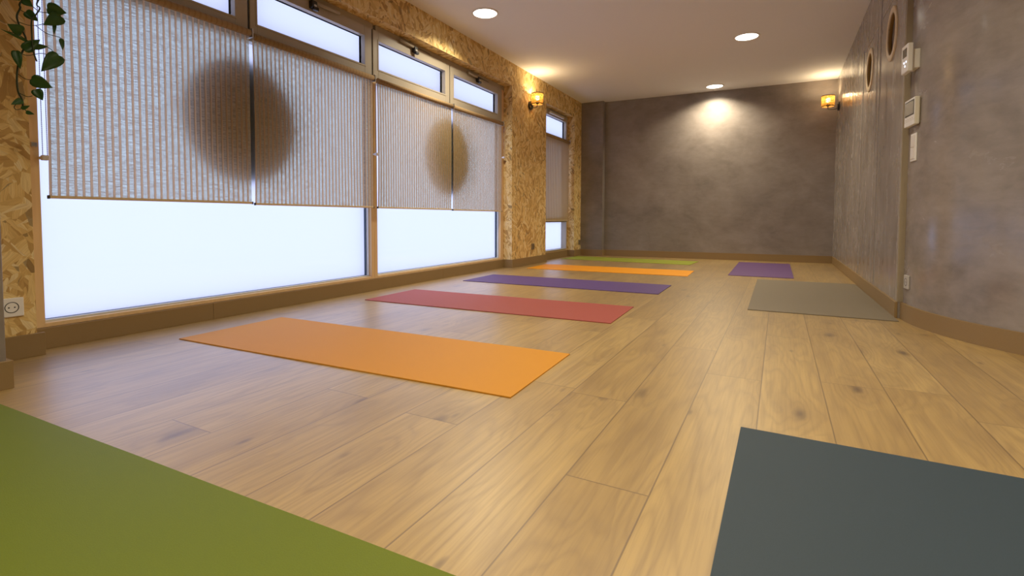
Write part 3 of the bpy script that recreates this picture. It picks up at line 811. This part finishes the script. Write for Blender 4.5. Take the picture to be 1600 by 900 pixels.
# ------------------------------------------------------------------ yoga mats
def yoga_mat(corner, ang, length, width, mat, label, th=0.0045):
    """corner, then length along the local x and width along the local y"""
    b = B(); nx, ny = 30, 10
    bmesh.ops.create_grid(b, x_segments=nx, y_segments=ny, size=0.5)
    for v in b.verts: v.co = Vector(((v.co.x+0.5)*length, (v.co.y+0.5)*width, 0))
    r = bmesh.ops.extrude_face_region(b, geom=list(b.faces))
    for v in r['geom']:
        if isinstance(v, bmesh.types.BMVert): v.co.z += th
    rnd = random.Random(len(mat)*7+int(length*100))
    for v in b.verts:
        if v.co.z > th/2:
            v.co.z += 0.0004*math.sin(v.co.x*9+rnd.random()*0.2)
    ctr = Vector((length/2, width/2, 0))
    bmesh.ops.translate(b, verts=b.verts, vec=-ctr)
    for f in b.faces: f.smooth = False
    me = bpy.data.meshes.new('yoga_mat'); bmesh.ops.recalc_face_normals(b, faces=b.faces); b.to_mesh(me); b.free()
    me.materials.append(M[mat])
    o = bpy.data.objects.new('yoga_mat', me); COL.objects.link(o)
    ca, sa = math.cos(ang), math.sin(ang)
    o.location = (corner[0]+ctr.x*ca-ctr.y*sa, corner[1]+ctr.x*sa+ctr.y*ca, 0.0003); o.rotation_euler = (0, 0, ang)
    return tag(o, label, 'yoga mat', 'yoga mats laid out on the floor')
M['m_green'] = mat_mat('olive_green_foam', (0.140, 0.180, 0.008))
M['m_lime'] = mat_mat('lime_green_foam', (0.30, 0.34, 0.035))
M['m_orange'] = mat_mat('orange_foam', (0.66, 0.285, 0.016))
M['m_orange2'] = mat_mat('amber_foam', (0.82, 0.33, 0.006))
M['m_red'] = mat_mat('red_foam', (0.36, 0.075, 0.060))
M['m_purple'] = mat_mat('purple_foam', (0.105, 0.058, 0.21))
M['m_violet'] = mat_mat('violet_foam', (0.130, 0.064, 0.20))
M['m_grey'] = mat_mat('grey_foam', (0.20, 0.165, 0.12))
M['m_slate'] = mat_mat('slate_foam', (0.031, 0.052, 0.076))
ML, MW = 1.832, 0.61
yoga_mat((-2.612, 1.416), 0.0377, ML, MW, 'm_orange', 'bright orange yoga mat, nearer of the two orange ones, in front of the red mat')
yoga_mat((-2.668, 2.761), 0.0343, ML, MW, 'm_red', 'dusty red yoga mat between the orange mat and the purple mat')
yoga_mat((-2.663, 4.071), 0.0175, ML, MW, 'm_purple', 'long purple yoga mat lying crosswise beyond the red mat')
yoga_mat((-2.658, 5.468), 0.0309, ML, MW, 'm_orange2', 'amber orange yoga mat lying beyond the long purple one')
yoga_mat((-2.835, 6.990), -0.0530, ML, MW, 'm_lime', 'lime green yoga mat closest to the end wall')
yoga_mat((0.144, 5.855), 1.5751, ML, MW, 'm_violet', 'purple yoga mat lying lengthwise on the right, beyond the grey mat')
yoga_mat((0.632, 3.706), 1.5740, 1.90, 0.803, 'm_grey', 'wide brownish grey yoga mat touching the right wall baseboard')
yoga_mat((0.708, -0.312), 1.5640, 1.90, 0.805, 'm_slate', 'dark slate yoga mat cut off by the lower right corner')
yoga_mat((-2.262, 0.020), 0.0320, ML, MW, 'm_green', 'olive green yoga mat cut off by the lower left corner')

# ------------------------------------------------------------------ trailing pothos
PX = -2.62
def zp(u, v, dx=0.0):
    return at(u/4.738, v/4.738, PX+dx)
pot_c = Vector((PX+0.02, 0.905, 1.93))
t = thing('trailing_plant', pot_c, 'trailing green pothos vine hanging at the upper left in front of the blind', 'plant')
b = B(); lathe(b, [(0.0005, 0.0), (0.055, 0.0), (0.060, 0.01), (0.078, 0.12), (0.082, 0.12), (0.082, 0.135), (0.072, 0.135), (0.070, 0.115), (0.0005, 0.115)], pot_c, 32); obj('pot', b, 'pot', t)
b = B(); lathe(b, [(0.0005, 0.117), (0.069, 0.1165), (0.069, 0.110), (0.0005, 0.110)], pot_c, 24); obj('soil', b, 'soil', t)
b = B()
for a in (0.3, 2.4, 4.5): tube(b, [pot_c+Vector((0.081*math.cos(a), 0.081*math.sin(a), 0.13)), pot_c+Vector((0, 0, 0.42)), Vector((pot_c.x, pot_c.y, CH))], 0.002, 6)
obj('hanger', b, 'cord', t)
def smooth_path(pts, n=5):
    out = []
    P = [pts[0]] + list(pts) + [pts[-1]]
    for i in range(1, len(P)-2):
        for k in range(n):
            u = k/n; p0, p1, p2, p3 = P[i-1], P[i], P[i+1], P[i+2]
            out.append(0.5*((2*p1) + (p2-p0)*u + (2*p0-5*p1+4*p2-p3)*u*u + (3*p1-p0-3*p2+p3)*u**3))
    out.append(pts[-1]); return out
def vine(pts, r, dxs=None, name='vine'):
    P = [zp(u, v, (dxs[i] if dxs else 0)) for i, (u, v) in enumerate(pts)]
    return P
main = [zp(*q) for q in ((165, 0), (150, 60), (125, 120), (145, 190), (190, 280), (180, 350), (150, 420), (130, 510), (125, 600), (135, 680), (165, 740), (170, 800))]
top = pot_c+Vector((-0.04, 0.06, 0.13))
main = [top, top+Vector((-0.03, 0.03, -0.02)), Vector((PX, 0.96, 1.85)), Vector((PX, 0.965, 1.62))] + main
b = B(); tube(b, smooth_path(main), 0.0032, 8); obj('vine', b, 'vine', t)
sec = [zp(*q, 0.03) for q in ((285, 0), (295, 60), (265, 110), (235, 150), (235, 250), (245, 370), (272, 455))]
sec = [top, Vector((PX+0.03, 1.0, 1.88)), Vector((PX+0.03, 1.01, 1.65))] + sec
b = B(); tube(b, smooth_path(sec), 0.0026, 8); obj('vine', b, 'vine', t)
for pts in (((240, 45), (290, 85), (352, 95)), ((130, 160), (230, 190), (335, 175)), ((265, 190), (350, 250), (440, 275), (458, 300)),
            ((95, 375), (200, 410), (310, 395), (385, 420)), ((352, 350), (390, 380), (380, 430)), ((130, 545), (190, 585), (250, 590)),
            ((145, 690), (200, 715), (240, 710)), ((170, 800), (125, 812), (105, 790), (148, 745)), ((168, 790), (200, 830)), ((165, 800), (185, 795)), ((140, 60), (170, 85), (202, 97)), ((190, 290), (120, 250), (30, 228))):
    b = B(); tube(b, smooth_path([zp(*q, 0.012) for q in pts]), 0.0014, 6); obj('petiole', b, 'vine', t)
def leaf(a, tip, wpx, dx=0.02, roll=0.5, fold=0.25):
    p0 = zp(*a, dx); p1 = zp(*tip, dx+0.012)
    ax = p1-p0; L = ax.length; ax.normalize()
    view = (Vector((0, 0, CAMH))-p0).normalized()
    side = ax.cross(view).normalized(); nrm = side.cross(ax).normalized()
    if nrm.dot(view) < 0: nrm = -nrm
    wd = wpx/4.738/FPX*2.2*0.5
    prof = [(-0.10, 0.0), (-0.13, 0.38), (-0.06, 0.80), (0.10, 1.0), (0.30, 0.98), (0.50, 0.80), (0.70, 0.52), (0.86, 0.24), (1.0, 0.0)]
    mid = [0.0, -0.02, 0.0, 0.10, 0.30, 0.50, 0.70, 0.86, 1.0]
    b = B(); rows = []
    for (s, wv), m_ in zip(prof, mid):
        row = []
        for k in (-2, -1, 0, 1, 2):
            q = abs(k)/2; ss = m_ + (s-m_)*q
            droop = -0.18*L*(ss**2)
            row.append(p0 + ax*(ss*L) + side*(wd*wv*k/2) + nrm*(droop*0.6 + abs(k)/2*wd*wv*fold))
        rows.append([b.verts.new(v) for v in row])
    for i in range(len(rows)-1):
        for k in range(4):
            try:
                f = b.faces.new((rows[i][k], rows[i][k+1], rows[i+1][k+1], rows[i+1][k])); f.smooth = True
            except ValueError: pass
    bmesh.ops.remove_doubles(b, verts=b.verts, dist=0.00005)
    bmesh.ops.solidify(b, geom=list(b.faces), thickness=0.0006)
    o = obj('leaf', b, 'leaf', t)
    return o
for a in (((362, 62), (496, 98), 88), ((442, 128), (328, 182), 86), ((200, 92), (282, 158), 60), ((155, 232), (58, 180), 74), ((188, 362), (300, 290), 66),
          ((250, 345), (360, 345), 40), ((455, 295), (466, 370), 28), ((425, 420), (310, 524), 96), ((246, 590), (392, 652), 84), ((268, 670), (316, 742), 62),
          ((118, 388), (150, 508), 52), ((155, 745), (86, 772), 40), ((165, 802), (222, 782), 24), ((198, 830), (254, 846), 26), ((180, 2), (242, 50), 52),
          ((190, 300), (0, 212), 18), ((70, -40), (150, 4), 46), ((404, 178), (400, 256), 22)):
    leaf(*a)

for o in bpy.data.objects:
    if '_w' in o.keys(): del o['_w']
